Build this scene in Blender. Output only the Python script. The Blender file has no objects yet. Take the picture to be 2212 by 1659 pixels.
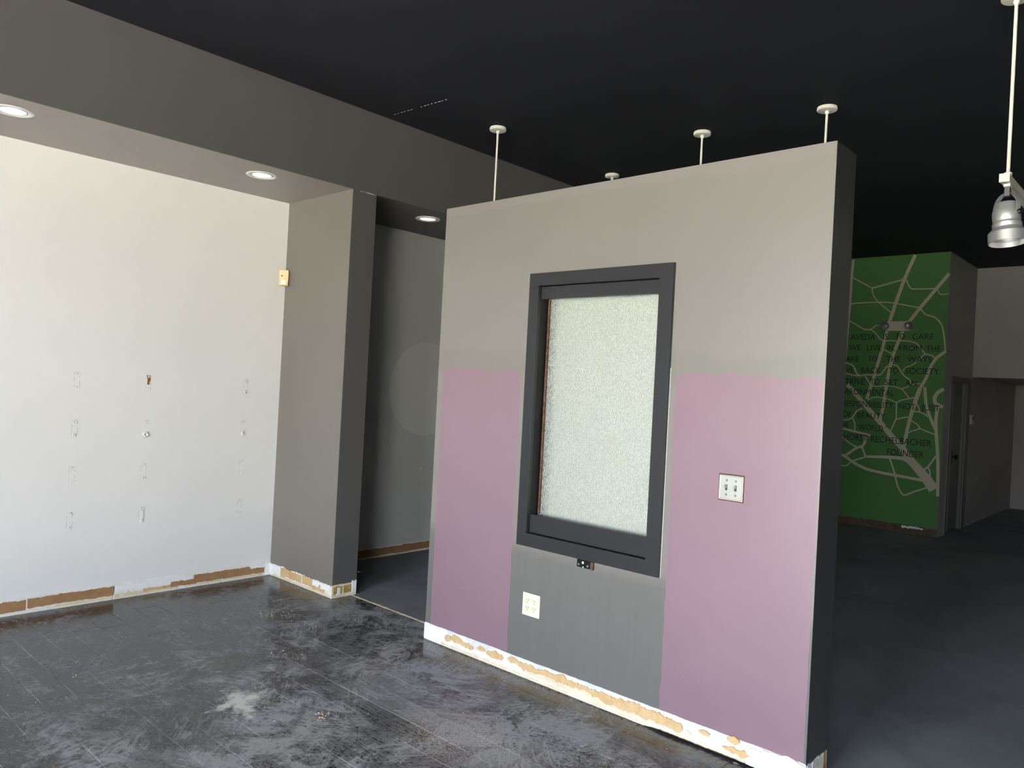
import bpy, bmesh, math, random
from mathutils import Vector, Matrix
from mathutils.geometry import tessellate_polygon
random.seed(7)
S = bpy.context.scene
C = S.collection

# ------------------------------------------------------------------ camera
PW, PH = 2212, 1659
FPX, YAW, PITCH, ROLL, HC = 1656.64, math.radians(42.7273), math.radians(0.1871), math.radians(2.9897), 1.5
fwd = Vector((math.cos(YAW)*math.cos(PITCH), math.sin(YAW)*math.cos(PITCH), math.sin(PITCH)))
rt0 = Vector((math.sin(YAW), -math.cos(YAW), 0)); up0 = rt0.cross(fwd)
RT = rt0*math.cos(ROLL) + up0*math.sin(ROLL)
UP = -rt0*math.sin(ROLL) + up0*math.cos(ROLL)
cam_d = bpy.data.cameras.new('camera'); cam = bpy.data.objects.new('camera', cam_d); C.objects.link(cam)
cam_d.sensor_fit = 'HORIZONTAL'; cam_d.sensor_width = 36.0; cam_d.lens = FPX/PW*36.0
cam_d.clip_start = 0.05; cam_d.clip_end = 300
M = Matrix((RT, UP, -fwd)).transposed().to_4x4(); M.translation = (0, 0, HC)
cam.matrix_world = M
S.camera = cam

def at(px, py, axis, v):
    """point where the sight line through photo pixel (px,py) meets the plane axis = v"""
    d = fwd + RT*((px-PW/2)/FPX) - UP*((py-PH/2)/FPX)
    o = Vector((0, 0, HC)); t = (v-o[axis])/d[axis]
    return o + d*t

# ------------------------------------------------------------------ light, sky, exposure
def srgb(r, g, b):
    f = lambda c: (c/255/12.92) if c/255 <= .04045 else ((c/255+.055)/1.055)**2.4
    return (f(r), f(g), f(b), 1.0)

W = bpy.data.worlds.new('world'); S.world = W; W.use_nodes = True
nt = W.node_tree; bg = nt.nodes['Background']
sky = nt.nodes.new('ShaderNodeTexSky'); sky.sky_type = 'NISHITA'
sky.sun_disc = False; sky.sun_elevation = math.radians(55); sky.sun_rotation = math.radians(90)
sky.air_density = 1.0; sky.dust_density = 2.5; sky.ozone_density = 1.0
hz = nt.nodes.new('ShaderNodeHueSaturation'); hz.inputs['Saturation'].default_value = .42   # hazy sky
nt.links.new(sky.outputs[0], hz.inputs['Color']); nt.links.new(hz.outputs[0], bg.inputs[0]); bg.inputs[1].default_value = 0.75

sun_d = bpy.data.lights.new('sun', 'SUN'); sun = bpy.data.objects.new('sun', sun_d); C.objects.link(sun)
sun_d.energy = 23; sun_d.angle = math.radians(.6); sun_d.color = (1, .96, .94)
sun.rotation_euler = Vector((-0.50, 0.32, -0.80)).to_track_quat('-Z', 'Y').to_euler()
SX = -2.7           # plane of the glazed shop front behind the camera
WZ0, WZ1 = 0.12, 2.80
WINS = ((-2.5, -0.5), (0.4, 2.7))     # the two shop windows, either side of a pier
for wa, wb in WINS:
    por_d = bpy.data.lights.new('window_portal', 'AREA'); por = bpy.data.objects.new('window_portal', por_d); C.objects.link(por)
    por_d.shape = 'RECTANGLE'; por_d.size = WZ1-WZ0; por_d.size_y = wb-wa; por_d.cycles.is_portal = True
    por.location = (SX-.02, (wa+wb)/2, (WZ0+WZ1)/2)
    por.rotation_euler = (0, math.radians(-90), 0)

S.view_settings.view_transform = 'Standard'; S.view_settings.look = 'None'
S.view_settings.gamma = 1; S.view_settings.use_curve_mapping = False
S.view_settings.exposure = 2.68
try:
    S.cycles.use_denoising = True; S.cycles.max_bounces = 6; S.cycles.diffuse_bounces = 5; S.cycles.glossy_bounces = 3; S.cycles.adaptive_threshold = .06
    S.cycles.sample_clamp_indirect = 8
except Exception: pass

# ------------------------------------------------------------------ geometry of the room (metres)
YW, YF = 5.1758, 4.3703        # left wall, face of fascia and column
XC, XC2 = 3.0448, 3.2414       # column faces
XP, TP = 3.0130, 0.2133        # partition face, thickness
YP1, YP2, ZP = 3.3751, 1.1287, 2.5216
ZS, ZC = 2.7841, 3.3400        # soffit, ceiling
HB = 0.096                     # bare strip left by the removed base
XG, YG, XF, ZH, XE = 9.9876, 2.3674, 11.325, 1.93, 14.2
YR = -4.6                      # right-hand wall of the shop

# ------------------------------------------------------------------ helpers
def tag(o, label=None, cat=None, group=None, kind=None):
    if label: o['label'] = label
    if cat: o['category'] = cat
    if group: o['group'] = group
    if kind: o['kind'] = kind
    return o
def link(name, me, mat=None, parent=None, loc=None):
    o = bpy.data.objects.new(name, me); C.objects.link(o)
    if mat and hasattr(me, 'materials') and not me.materials: me.materials.append(mat)
    if parent: o.parent = parent
    if loc is not None: o.location = loc
    return o
def empty(name, loc=(0, 0, 0)):
    o = bpy.data.objects.new(name, None); C.objects.link(o); o.location = loc; o.empty_display_size = .05
    return o
def bm_box(bm, lo, hi):
    v = [bm.verts.new((x, y, z)) for x in (lo[0], hi[0]) for y in (lo[1], hi[1]) for z in (lo[2], hi[2])]
    for f in ((0,1,3,2), (4,6,7,5), (0,4,5,1), (2,3,7,6), (0,2,6,4), (1,5,7,3)):
        bm.faces.new([v[i] for i in f])
def done(name, bm, mat, parent=None, loc=None, smooth=False, bevel=0):
    bmesh.ops.recalc_face_normals(bm, faces=bm.faces)
    if bevel: bmesh.ops.bevel(bm, geom=list(bm.edges), offset=bevel, segments=2, affect='EDGES', profile=.5)
    me = bpy.data.meshes.new(name); bm.to_mesh(me); bm.free()
    if smooth: me.polygons.foreach_set('use_smooth', [True]*len(me.polygons))
    return link(name, me, mat, parent, loc)
def box(name, lo, hi, mat, parent=None, bevel=0, origin=None):
    bm = bmesh.new()
    o = Vector(origin) if origin else Vector((0, 0, 0))
    bm_box(bm, Vector(lo)-o, Vector(hi)-o)
    return done(name, bm, mat, parent, o if origin else None, bevel=bevel)
def boxes(name, lst, mat, parent=None):
    bm = bmesh.new()
    for lo, hi in lst: bm_box(bm, lo, hi)
    return done(name, bm, mat, parent)
def lathe(bm, prof, seg=32, mat4=None, cap0=True, cap1=True):
    rings = []
    for r, z in prof:
        ring = []
        for k in range(seg):
            a = 2*math.pi*k/seg
            p = Vector((r*math.cos(a), r*math.sin(a), z))
            ring.append(bm.verts.new(mat4 @ p if mat4 else p))
        rings.append(ring)
    for a, b in zip(rings, rings[1:]):
        for k in range(seg):
            bm.faces.new((a[k], a[(k+1) % seg], b[(k+1) % seg], b[k]))
    if cap0: bm.faces.new(rings[0][::-1])
    if cap1: bm.faces.new(rings[-1])
def autosmooth(o, deg=35):
    me = o.data
    me.polygons.foreach_set('use_smooth', [True]*len(me.polygons))
    bm = bmesh.new(); bm.from_mesh(me)
    for e in bm.edges:
        if len(e.link_faces) == 2 and e.calc_face_angle(0) > math.radians(deg): e.smooth = False
    bm.to_mesh(me); bm.free()
    return o
def struct(o): o['kind'] = 'structure'; return o
def frame3(origin, u, v, n):
    """returns f(s,t,h) -> world point"""
    o, u, v, n = map(Vector, (origin, u, v, n))
    return lambda s, t, h=0.0: o + u*s + v*t + n*h
def slab(name, poly, fr, h0, h1, mat, parent=None):
    """polygon (s,t) extruded between heights h0..h1 above a surface"""
    bm = bmesh.new()
    a = [bm.verts.new(fr(s, t, h0)) for s, t in poly]; b = [bm.verts.new(fr(s, t, h1)) for s, t in poly]
    n = len(poly)
    for tri in tessellate_polygon([[Vector((s, t, 0)) for s, t in poly]]):
        try: bm.faces.new([b[i] for i in tri])
        except ValueError: pass
    for i in range(n): bm.faces.new((a[i], a[(i+1) % n], b[(i+1) % n], b[i]))
    return done(name, bm, mat, parent)

# ------------------------------------------------------------------ materials
class NT:
    def __init__(s, name):
        s.m = bpy.data.materials.new(name); s.m.use_nodes = True; s.t = s.m.node_tree
        s.b = s.t.nodes['Principled BSDF']; s._pos = None
    def n(s, typ, **kw):
        x = s.t.nodes.new(typ)
        for k, v in kw.items(): setattr(x, k, v)
        return x
    def put(s, node, i, v):
        if v is None: return
        if isinstance(v, bpy.types.NodeSocket): s.t.links.new(v, node.inputs[i])
        else: node.inputs[i].default_value = v
    def pos(s):
        if s._pos is None: s._pos = s.n('ShaderNodeNewGeometry').outputs['Position']
        return s._pos
    def xyz(s):
        x = s.n('ShaderNodeSeparateXYZ'); s.put(x, 0, s.pos()); return x.outputs
    def map(s, scale=(1, 1, 1), loc=(0, 0, 0), rot=(0, 0, 0), vec=None):
        x = s.n('ShaderNodeMapping'); s.put(x, 0, vec or s.pos())
        x.inputs['Scale'].default_value = scale; x.inputs['Location'].default_value = loc; x.inputs['Rotation'].default_value = rot
        return x.outputs[0]
    def noise(s, scale, detail=4, rough=.55, vec=None, dist=0, w=None):
        x = s.n('ShaderNodeTexNoise')
        s.put(x, 'Vector', vec or s.pos()); x.inputs['Scale'].default_value = scale
        x.inputs['Detail'].default_value = detail; x.inputs['Roughness'].default_value = rough; x.inputs['Distortion'].default_value = dist
        return x.outputs['Fac']
    def vor(s, scale, vec=None, feature='F1', rnd=1):
        x = s.n('ShaderNodeTexVoronoi', feature=feature); s.put(x, 'Vector', vec or s.pos()); x.inputs['Scale'].default_value = scale
        x.inputs['Randomness'].default_value = rnd
        return x.outputs['Distance']
    def ramp(s, fac, a, b, ca=0.0, cb=1.0):
        x = s.n('ShaderNodeMapRange'); x.clamp = True
        s.put(x, 0, fac); s.put(x, 1, a); s.put(x, 2, b); s.put(x, 3, ca); s.put(x, 4, cb)
        return x.outputs[0]
    def math(s, op, a, b=None, c=None):
        x = s.n('ShaderNodeMath', operation=op); s.put(x, 0, a); s.put(x, 1, b); s.put(x, 2, c); return x.outputs[0]
    def mix(s, f, a, b, mode='MIX'):
        x = s.n('ShaderNodeMix', data_type='RGBA', blend_type=mode); s.put(x, 0, f); s.put(x, 6, a); s.put(x, 7, b); return x.outputs[2]
    def bump(s, h, strength=.3, dist=.002):
        x = s.n('ShaderNodeBump'); s.put(x, 'Height', h); x.inputs['Strength'].default_value = strength; x.inputs['Distance'].default_value = dist
        s.put(s.b, 'Normal', x.outputs[0]); return x
    def set(s, col=None, rough=None, metal=None, spec=None):
        s.put(s.b, 'Base Color', col); s.put(s.b, 'Roughness', rough); s.put(s.b, 'Metallic', metal); s.put(s.b, 'Specular IOR Level', spec); return s

def flat(name, col, rough=.5, metal=0, spec=.5):
    t = NT(name); t.set(col, rough, metal, spec); return t.m
def paint(name, col, rough=.5, spec=.4, var=.06, peel=.25):
    """rolled wall paint: faint roller mottling and orange peel"""
    t = NT(name)
    f = t.ramp(t.noise(1.3, 3), .3, .7, 1-var, 1+var)
    g = t.n('ShaderNodeHueSaturation'); t.put(g, 'Color', col); t.put(g, 'Value', f)
    t.set(g.outputs[0], rough, 0, spec)
    t.bump(t.noise(260, 2), peel, .0006)
    return t.m

m_white = paint('paint_white', srgb(247, 244, 240), .42, .4, .02)
m_taupe = paint('paint_taupe_alcove', srgb(130, 124, 118), .42, .45, .03)
m_taupe2 = paint('paint_taupe_soffit', srgb(161, 153, 146), .42, .45, .03)
m_grey = paint('paint_charcoal', srgb(97, 94, 92), .42, .45, .04)
m_black = paint('paint_ceiling_black', srgb(46, 47, 51), .75, .15, .12)
m_dark_int = paint('paint_dim_grey', srgb(164, 159, 157), .6, .3, .05)
m_pale_int = paint('paint_pale_grey', srgb(170, 164, 162), .6, .3, .03)
m_trimwhite = flat('enamel_white', srgb(240, 238, 232), .35)
m_cream = flat('enamel_cream', srgb(240, 236, 222), .4)
m_ivory = flat('plastic_ivory', srgb(250, 244, 215), .35)
m_slot = flat('slot_dark', srgb(60, 52, 45), .6)
m_chrome = flat('chrome', srgb(210, 210, 210), .12, 1)
m_screw = flat('screw_steel', srgb(190, 188, 182), .35, .8)
m_blackmetal = flat('black_metal', srgb(22, 22, 24), .4, .3)

# corridor wall: taupe lightened for missing light, with the pale ghost of a round sign
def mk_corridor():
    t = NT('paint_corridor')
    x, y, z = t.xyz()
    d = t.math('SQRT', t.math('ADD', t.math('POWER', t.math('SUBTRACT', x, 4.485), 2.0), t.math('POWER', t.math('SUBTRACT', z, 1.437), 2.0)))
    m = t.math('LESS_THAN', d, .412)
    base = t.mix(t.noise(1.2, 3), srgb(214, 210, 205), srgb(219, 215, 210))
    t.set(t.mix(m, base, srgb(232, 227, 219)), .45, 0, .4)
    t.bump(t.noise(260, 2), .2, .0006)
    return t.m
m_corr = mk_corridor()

def mk_partition():
    t = NT('paint_partition')
    x, y, z = t.xyz()
    jag = t.math('ADD', t.ramp(t.noise(9, 4, .7), .3, .7, -.018, .018), t.ramp(t.noise(45, 2, .5), .3, .7, -.006, .006))
    top = t.math('LESS_THAN', t.math('ADD', z, jag), t.ramp(y, 1.2, 3.2, 1.597, 1.590))
    side = t.ramp(t.noise(14, 3), .3, .7, -.004, .004)
    ys = t.math('ADD', y, side)
    def between(a, b): return t.math('MULTIPLY', t.math('GREATER_THAN', ys, a), t.math('LESS_THAN', ys, b))
    inner = t.ramp(z, .62, .70, 0, 1)
    m = t.math('MAXIMUM', between(2.722, 3.333), between(1.138, 1.787))
    m = t.math('MULTIPLY', m, top)
    front = t.math('LESS_THAN', x, XP+.004)
    m = t.math('MULTIPLY', m, front)
    taupe = t.mix(t.ramp(t.noise(.9, 3), .3, .7), srgb(134, 128, 124), srgb(139, 133, 129))
    # band of fresher cut-in paint just above the old colour and under the top edge
    cut = t.math('MULTIPLY', t.ramp(t.math('ADD', z, t.ramp(t.noise(4, 3), .3, .7, -.03, .03)), 1.70, 1.67), t.ramp(z, 1.55, 1.58))
    taupe = t.mix(t.math('MULTIPLY', cut, .6), taupe, srgb(128, 124, 117))
    tp = t.math('GREATER_THAN', t.math('ADD', z, t.ramp(t.noise(2.5, 3), .3, .7, -.02, .02)), 2.475)
    taupe = t.mix(t.math('MULTIPLY', tp, .5), taupe, srgb(144, 136, 133))
    # greyer, darker tone below the window, streaked by the roller
    streak = t.noise(1, 5, .6, t.map((1, 26, 1.2)))
    low = t.ramp(t.math('ADD', z, t.ramp(t.noise(3, 3), .3, .7, -.03, .03)), .70, .62)
    grey = t.mix(t.ramp(streak, .35, .7), srgb(112, 110, 107), srgb(116, 114, 111))
    taupe = t.mix(low, taupe, grey)
    mauve = t.mix(t.ramp(t.noise(2.2, 3), .3, .7), srgb(143, 115, 127), srgb(147, 119, 131))
    specks = t.math('LESS_THAN', t.vor(22), .035)
    keep = t.math('GREATER_THAN', t.noise(6, 1), .60)
    mauve = t.mix(t.math('MULTIPLY', specks, keep), mauve, srgb(225, 214, 220))
    # charcoal return on the ends and back of the partition
    endm = t.math('MAXIMUM', t.math('LESS_THAN', y, YP2+.0006), t.math('GREATER_THAN', x, XP+.01))
    col = t.mix(m, taupe, mauve)
    col = t.mix(endm, col, srgb(66, 65, 65))
    # pale filled corner bead
    t.set(col, .34, 0, .7)
    dent = t.ramp(t.noise(3.2, 2, .4), .62, .75, 0, 1)
    h = t.math('ADD', t.math('MULTIPLY', t.noise(190, 3), .25), t.math('MULTIPLY', dent, -1.2))
    t.bump(h, .28, .0012)
    return t.m
m_part = mk_partition()

def mk_green():
    t = NT('paint_green')
    t.set(t.mix(t.ramp(t.noise(1.1, 3), .3, .7), srgb(78, 125, 70), srgb(84, 133, 74)), .5, 0, .35)
    t.bump(t.noise(240, 2), .2, .0006); return t.m
m_green = mk_green()
m_branch = paint('paint_branch_cream', srgb(196, 187, 166), .55, .3, .03)
m_letter = flat('vinyl_letter_black', srgb(14, 16, 18), .35)

def mk_floor():
    """black resilient planks under chalky dust, scuffs and spatter"""
    t = NT('floor_plank_black')
    p = t.pos(); x, y, z = t.xyz()
    oi = t.n('ShaderNodeObjectInfo').outputs['Random']
    big = t.noise(1.15, 5, .62, None, .9)
    mid = t.noise(5.0, 6, .70, t.map((1, .6, 1), vec=t.map(rot=(0, 0, .9))), 1.2)
    fine = t.noise(90, 3, .75, t.map((1, .4, 1)))
    swirl = t.noise(2.4, 6, .76, None, 2.4)
    # smears dragged in several directions, each with its own patches
    def smear(ang, sx_, sy_, lo, hi, off):
        st = t.noise(1, 3, .68, t.map((sx_, sy_, 1), (off, off*.7, 0), vec=t.map(rot=(0, 0, ang))), .8)
        pt = t.ramp(t.noise(2.1, 1, .6, t.map((1, 1, 1), (off*3.1, off, 0))), .46, .60)
        return t.math('MULTIPLY', t.ramp(st, lo, hi), pt)
    d = t.math('MULTIPLY', t.ramp(big, .36, .68), t.ramp(mid, .34, .66, 0, .6))
    for args, w in (((.7, 42, 7, .49, .60, 1.0), .7), ((-.45, 36, 7, .49, .60, 4.0), .65), ((1.35, 46, 8, .49, .60, 7.0), .65), ((0, 90, 3, .47, .60, 11.0), .40), ((2.2, 60, 9, .50, .60, 17.0), .6)):
        d = t.math('ADD', d, t.math('MULTIPLY', smear(*args), w))
    d = t.math('MULTIPLY', d, t.ramp(swirl, .43, .58, .12, 1.3))
    d = t.math('MULTIPLY', d, t.ramp(fine, .3, .66, .45, 1.05))
    # the dustier working area in front of the partition, cleaner and shinier along the white wall
    near = t.ramp(t.math('ADD', t.math('ADD', y, t.math('MULTIPLY', x, -.55)), t.math('MULTIPLY', t.noise(1.2, 3), .9)), 3.9, 1.7)
    d = t.math('MULTIPLY', d, t.ramp(near, 0, 1, .26, 1.5))
    d = t.math('ADD', d, t.math('MULTIPLY', t.ramp(near, .1, 1, .02, .22), t.ramp(fine, .3, .7)))
    comb = t.noise(1, 3, .6, t.map((150, 3.0, 1)))
    d = t.math('ADD', d, t.math('MULTIPLY', t.math('MULTIPLY', t.ramp(near, .35, .9), t.ramp(t.noise(1.6, 3), .42, .58)), t.ramp(comb, .40, .62, 0, .22)))
    # darker, less dusty strip along the foot of the partition
    foot = t.math('MULTIPLY', t.ramp(t.math('ADD', x, t.math('MULTIPLY', t.noise(3, 3), .2)), 2.80, 2.98), t.ramp(y, 3.45, 3.25))
    d = t.math('MULTIPLY', d, t.ramp(foot, 0, 1, 1, .25))
    dd = t.math('MULTIPLY', d, t.ramp(oi, 0, 1, .95, 1.6))
    # star-shaped burst of plaster where a fixing was drilled out
    n_hi = t.noise(24, 4, .7)
    def spot(cx, cy, sx, sy, rot, soft, ns=18):
        dx = t.math('SUBTRACT', x, cx); dy = t.math('SUBTRACT', y, cy)
        ca, sa = math.cos(rot), math.sin(rot)
        u = t.math('DIVIDE', t.math('ADD', t.math('MULTIPLY', dx, ca), t.math('MULTIPLY', dy, sa)), sx)
        v = t.math('DIVIDE', t.math('SUBTRACT', t.math('MULTIPLY', dy, ca), t.math('MULTIPLY', dx, sa)), sy)
        r = t.math('SQRT', t.math('ADD', t.math('MULTIPLY', u, u), t.math('MULTIPLY', v, v)))
        r = t.math('ADD', r, t.ramp(n_hi if ns > 12 else mid if ns > 5 else big, .25, .75, -.55, .55))
        return t.ramp(r, 1.0, 1.0-soft)
    star = t.math('MAXIMUM', spot(1.78, 3.22, .06, .21, -.25, .7, 26), spot(1.79, 3.24, .20, .045, .15, .7, 26))
    star = t.math('MAXIMUM', star, t.math('MULTIPLY', spot(1.82, 3.24, .13, .12, 0, .9, 14), .7))
    arc1 = t.math('MULTIPLY', spot(1.98, 3.50, .06, .23, -.55, .8, 10), .35)
    arc2 = t.math('MULTIPLY', spot(1.70, 2.98, .10, .14, .4, .8, 9), .40)
    pale = t.math('MULTIPLY', spot(2.42, 2.95, .22, .55, -.12, .9, 3), .34)
    spat = t.math('MULTIPLY', spot(2.36, 2.26, .27, .42, .1, .9, 3), t.ramp(t.noise(105, 2, .6), .46, .58))
    grit = t.math('MULTIPLY', spot(2.55, 1.95, .30, .42, .1, .9, 3), t.ramp(t.noise(85, 2, .6), .55, .64))
    dd = t.math('ADD', dd, t.math('MULTIPLY', t.math('MAXIMUM', t.math('MAXIMUM', arc1, arc2), pale), t.ramp(fine, .3, .65, .35, 1)))
    # rubber scuffs and trowel nicks
    sc = t.noise(3.3, 3, .6, t.map((1, .35, 1), vec=t.map(rot=(0, 0, .9))), 3.5)
    scm = t.math('MULTIPLY', t.ramp(t.math('ABSOLUTE', t.math('SUBTRACT', sc, .5)), .012, .0), t.ramp(big, .45, .6))
    dd = t.math('MULTIPLY', dd, t.ramp(scm, 0, 1, 1, .3))
    black = t.mix(t.ramp(t.noise(2.4, 4), .35, .65), srgb(24, 23, 23), srgb(36, 35, 35))
    brown = t.math('MULTIPLY', foot, t.ramp(t.noise(4, 3), .5, .65))
    black = t.mix(t.math('MULTIPLY', brown, .5), black, srgb(60, 50, 43))
    dust = t.mix(t.ramp(t.noise(1.7, 3), .4, .6), srgb(178, 179, 184), srgb(182, 181, 179))
    col = t.mix(t.math('MINIMUM', dd, .85), black, dust)
    specks = t.math('MULTIPLY', t.math('LESS_THAN', t.vor(34, t.map((1, .6, 1))), .07), t.math('GREATER_THAN', t.noise(7, 2), .52))
    col = t.mix(t.math('MULTIPLY', specks, .75), col, srgb(205, 205, 205))
    col = t.mix(t.math('MULTIPLY', t.math('MAXIMUM', spat, grit), .85), col, srgb(226, 217, 196))
    col = t.mix(t.math('MINIMUM', star, .95), col, srgb(232, 230, 222))
    rough = t.math('ADD', t.ramp(dd, 0, .6, .13, .60), t.ramp(fine, .3, .7, -.04, .06))
    rough = t.math('MAXIMUM', rough, t.math('MULTIPLY', t.math('MAXIMUM', star, spat), .7))
    t.set(col, rough, 0, .5)
    t.bump(t.math('ADD', t.math('MULTIPLY', fine, .4), t.math('MULTIPLY', swirl, .3)), .05, .0015)
    return t.m
m_floor = mk_floor()

def mk_slab():
    t = NT('floor_joint_dust')
    t.set(t.mix(t.ramp(t.noise(2.4, 5, .7), .38, .52), srgb(40, 39, 38), srgb(200, 196, 188)), .8); return t.m
m_slab = mk_slab()

def mk_concrete():
    t = NT('floor_dark_concrete')
    x, y, z = t.xyz()
    mott = t.noise(1.6, 6, .62, None, .6); fine = t.noise(120, 3, .6)
    col = t.mix(t.ramp(mott, .32, .68), srgb(126, 127, 130), srgb(151, 152, 155))
    scr = t.ramp(t.math('ABSOLUTE', t.math('SUBTRACT', t.noise(.8, 2, .4, t.map((2.2, .5, 1), rot=(0, 0, .5)), 1.5), .5)), .0022, 0)
    scr = t.math('MULTIPLY', scr, t.ramp(t.noise(2.3, 2), .55, .6))
    col = t.mix(t.math('MULTIPLY', scr, .5), col, srgb(150, 155, 160))
    sp = t.math('MULTIPLY', t.math('LESS_THAN', t.vor(26), .045), t.math('GREATER_THAN', t.noise(5, 2), .5))
    col = t.mix(t.math('MULTIPLY', sp, .7), col, srgb(190, 190, 188))
    t.set(col, t.ramp(mott, .3, .7, .75, .85), 0, .1); t.bump(fine, .08, .001)
    return t.m
m_conc = mk_concrete()

def mk_plaster(name, a, b, c, scale=14):
    t = NT(name)
    col = t.mix(t.ramp(t.noise(scale, 5, .7), .42, .58), a, b)
    col = t.mix(t.math('MULTIPLY', t.ramp(t.noise(scale*2.3, 4, .7), .60, .68), .8), col, c)
    t.set(col, .85, 0, .2); t.bump(t.noise(70, 5, .7), .6, .003); return t.m
m_strip = mk_plaster('bare_plaster_white', srgb(248, 245, 240), srgb(240, 234, 224), srgb(206, 184, 150))
m_strip_part = mk_plaster('bare_plaster_grey', srgb(214, 217, 222), srgb(240, 240, 240), srgb(232, 214, 182), 9)
m_glue_brown = mk_plaster('adhesive_brown', srgb(176, 136, 98), srgb(165, 126, 91), srgb(192, 156, 120), 10)
m_glue_dark = mk_plaster('adhesive_dark', srgb(104, 86, 72), srgb(88, 74, 64), srgb(130, 112, 94), 10)
m_glue_tan = mk_plaster('adhesive_tan', srgb(214, 178, 128), srgb(224, 190, 144), srgb(202, 164, 114), 16)
m_glue_ochre = mk_plaster('adhesive_ochre', srgb(172, 140, 78), srgb(196, 168, 112), srgb(150, 112, 62), 22)
m_lump = mk_plaster('plaster_lump_white', srgb(252, 251, 249), srgb(248, 247, 244), srgb(232, 229, 222), 20)
m_cream_edge = mk_plaster('plaster_cream', srgb(238, 224, 198), srgb(228, 210, 180), srgb(244, 236, 220), 12)
m_cove = flat('cove_black_rubber', srgb(24, 24, 26), .22, 0, .6)
m_rubble = mk_plaster('rubble_dark', srgb(40, 37, 35), srgb(66, 60, 54), srgb(170, 160, 146), 40)

# ------------------------------------------------------------------ exterior ground seen by the shop front
m_pave = flat('concrete_pavement', srgb(204, 199, 192), .9); m_lawn = flat('lawn_green', srgb(116, 130, 84), .95)
struct(box('sidewalk', (-16, -30, -.20), (SX-.15, 30, -.10), m_pave))
struct(box('lawn', (-60, -60, -.30), (-16, 60, -.12), m_lawn))  # unseen lawn, added to tint the window light green

# ------------------------------------------------------------------ ceiling, soffit, fascia
struct(box('ceiling', (SX-.2, YR-.2, ZC), (XE+.4, YW+.3, ZC+.25), m_black))
# pale nick where the ceiling joint has cracked
ck = frame3((0, 0, ZC), (1, 0, 0), (0, 1, 0), (0, 0, -1))
cra = at(852, 247, 2, ZC); crb = at(970, 213, 2, ZC)
crk = bmesh.new()
for i in range(16):
    a = i/16; b = a+random.uniform(.015, .05)
    if 5 < i < 8: continue
    p, q = cra.lerp(crb, a), cra.lerp(crb, b)
    bm_box(crk, (min(p.x, q.x), min(p.y, q.y), ZC-.0012), (max(p.x, q.x)+.003, max(p.y, q.y)+.003, ZC+.01))
cko = done('ceiling_crack', crk, m_lump, bpy.data.objects['ceiling'])
sof = struct(box('trim_1', (SX, YF, ZS), (XG, YW+.2, ZC), m_grey))
struct(box('trim_2', (SX, YF+.0015, ZS-.0015), (XC, YW, ZS), m_taupe2))['label'] = 'taupe painted underside of the soffit above the white wall'
crk = bmesh.new()
for i in range(9):
    a = .28+i*.075; x = XC+(XC2-XC)*a; w = .0012+.0022*math.sin(math.pi*min(1, max(0, (a-.25)/.7)))
    bm_box(crk, (x, YF-.0012, ZS-.004+random.uniform(-.002, .002)), (x+.012, YF+.01, ZS-.004+w+random.uniform(0, .002)))
done('paint_crack', crk, m_lump, sof)
sof['label'] = 'charcoal soffit box running along the top of the left wall'

# ------------------------------------------------------------------ walls
wl = struct(box('wall_left', (SX, YW, 0), (XC+.05, YW+.2, ZS), m_white))
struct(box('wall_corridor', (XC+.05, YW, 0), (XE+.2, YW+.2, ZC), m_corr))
col_o = struct(box('wall_column', (XC, YF, 0), (XC2, YW, ZS), m_grey)); struct(box('trim_3', (XC-.0015, YF+.0015, 0), (XC, YW, ZS-.0015), m_taupe))['label'] = 'taupe painted side of the column facing the white wall'
col_o['label'] = 'charcoal painted column between white wall and corridor opening'
wp = boxes('wall_partition', [
    ((XP, 2.66, 0), (XP+TP, YP1, ZP)), ((XP, YP2, 0), (XP+TP, 1.835, ZP)),
    ((XP, 1.835, 2.08), (XP+TP, 2.66, ZP)), ((XP, 1.835, 0), (XP+TP, 2.66, .695))], m_part)
struct(wp); wp['label'] = 'taupe and mauve free-standing partition with a framed window'
wg = struct(box('wall_green', (XG, YG, 0), (XG+.12, YW, ZC), m_green)); wg['label'] = 'green accent wall with cream branches and black lettering'
# return wall beside it, with a doorway
D0, D1, DZ = 10.30, 11.02, 1.83
boxes_ret = [((XG+.002, YG-.001, 0), (D0, YG+.12, ZC)), ((D1, YG-.001, 0), (XE, YG+.12, ZC)), ((D0, YG-.001, DZ), (D1, YG+.12, ZC))]
wr = struct(boxes('wall_return', boxes_ret, m_dark_int))
hd = struct(box('wall_bulkhead', (XF, YR, ZH), (XE, YG-.001, ZC), m_pale_int)); hd['label'] = 'pale dim bulkhead above the low opening at the far end'
struct(box('wall_end', (XE, YR, 0), (XE+.2, YW+.2, ZC), m_pale_int))
struct(box('wall_right', (SX-.2, YR-.2, 0), (XE+.2, YR, ZC), m_grey))  # unseen wall, given dark paint to cut bounce light on this side
# glazed shop front behind the camera
(a0, a1), (b0, b1) = WINS
sf = boxes('wall_front', [
    ((SX-.15, YR, 0), (SX, a0, ZC)), ((SX-.15, a1, 0), (SX, b0, ZC)), ((SX-.15, b1, 0), (SX, YW+.2, ZC))]
    + [((SX-.15, wa, WZ1), (SX, wb, ZC)) for wa, wb in WINS] + [((SX-.15, wa, 0), (SX, wb, WZ0)) for wa, wb in WINS], m_grey)
struct(sf)
for i, (wa, wb) in enumerate(WINS):
    wf = struct(empty('window_%d' % (i+2), (SX, wa, WZ0)))
    for k in range(3):
        y = (wb-wa)*k/2
        box('mullion', (-.10, max(0, y-.03), 0), (-.04, min(wb-wa, y+.03), WZ1-WZ0), m_blackmetal, wf)

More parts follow.
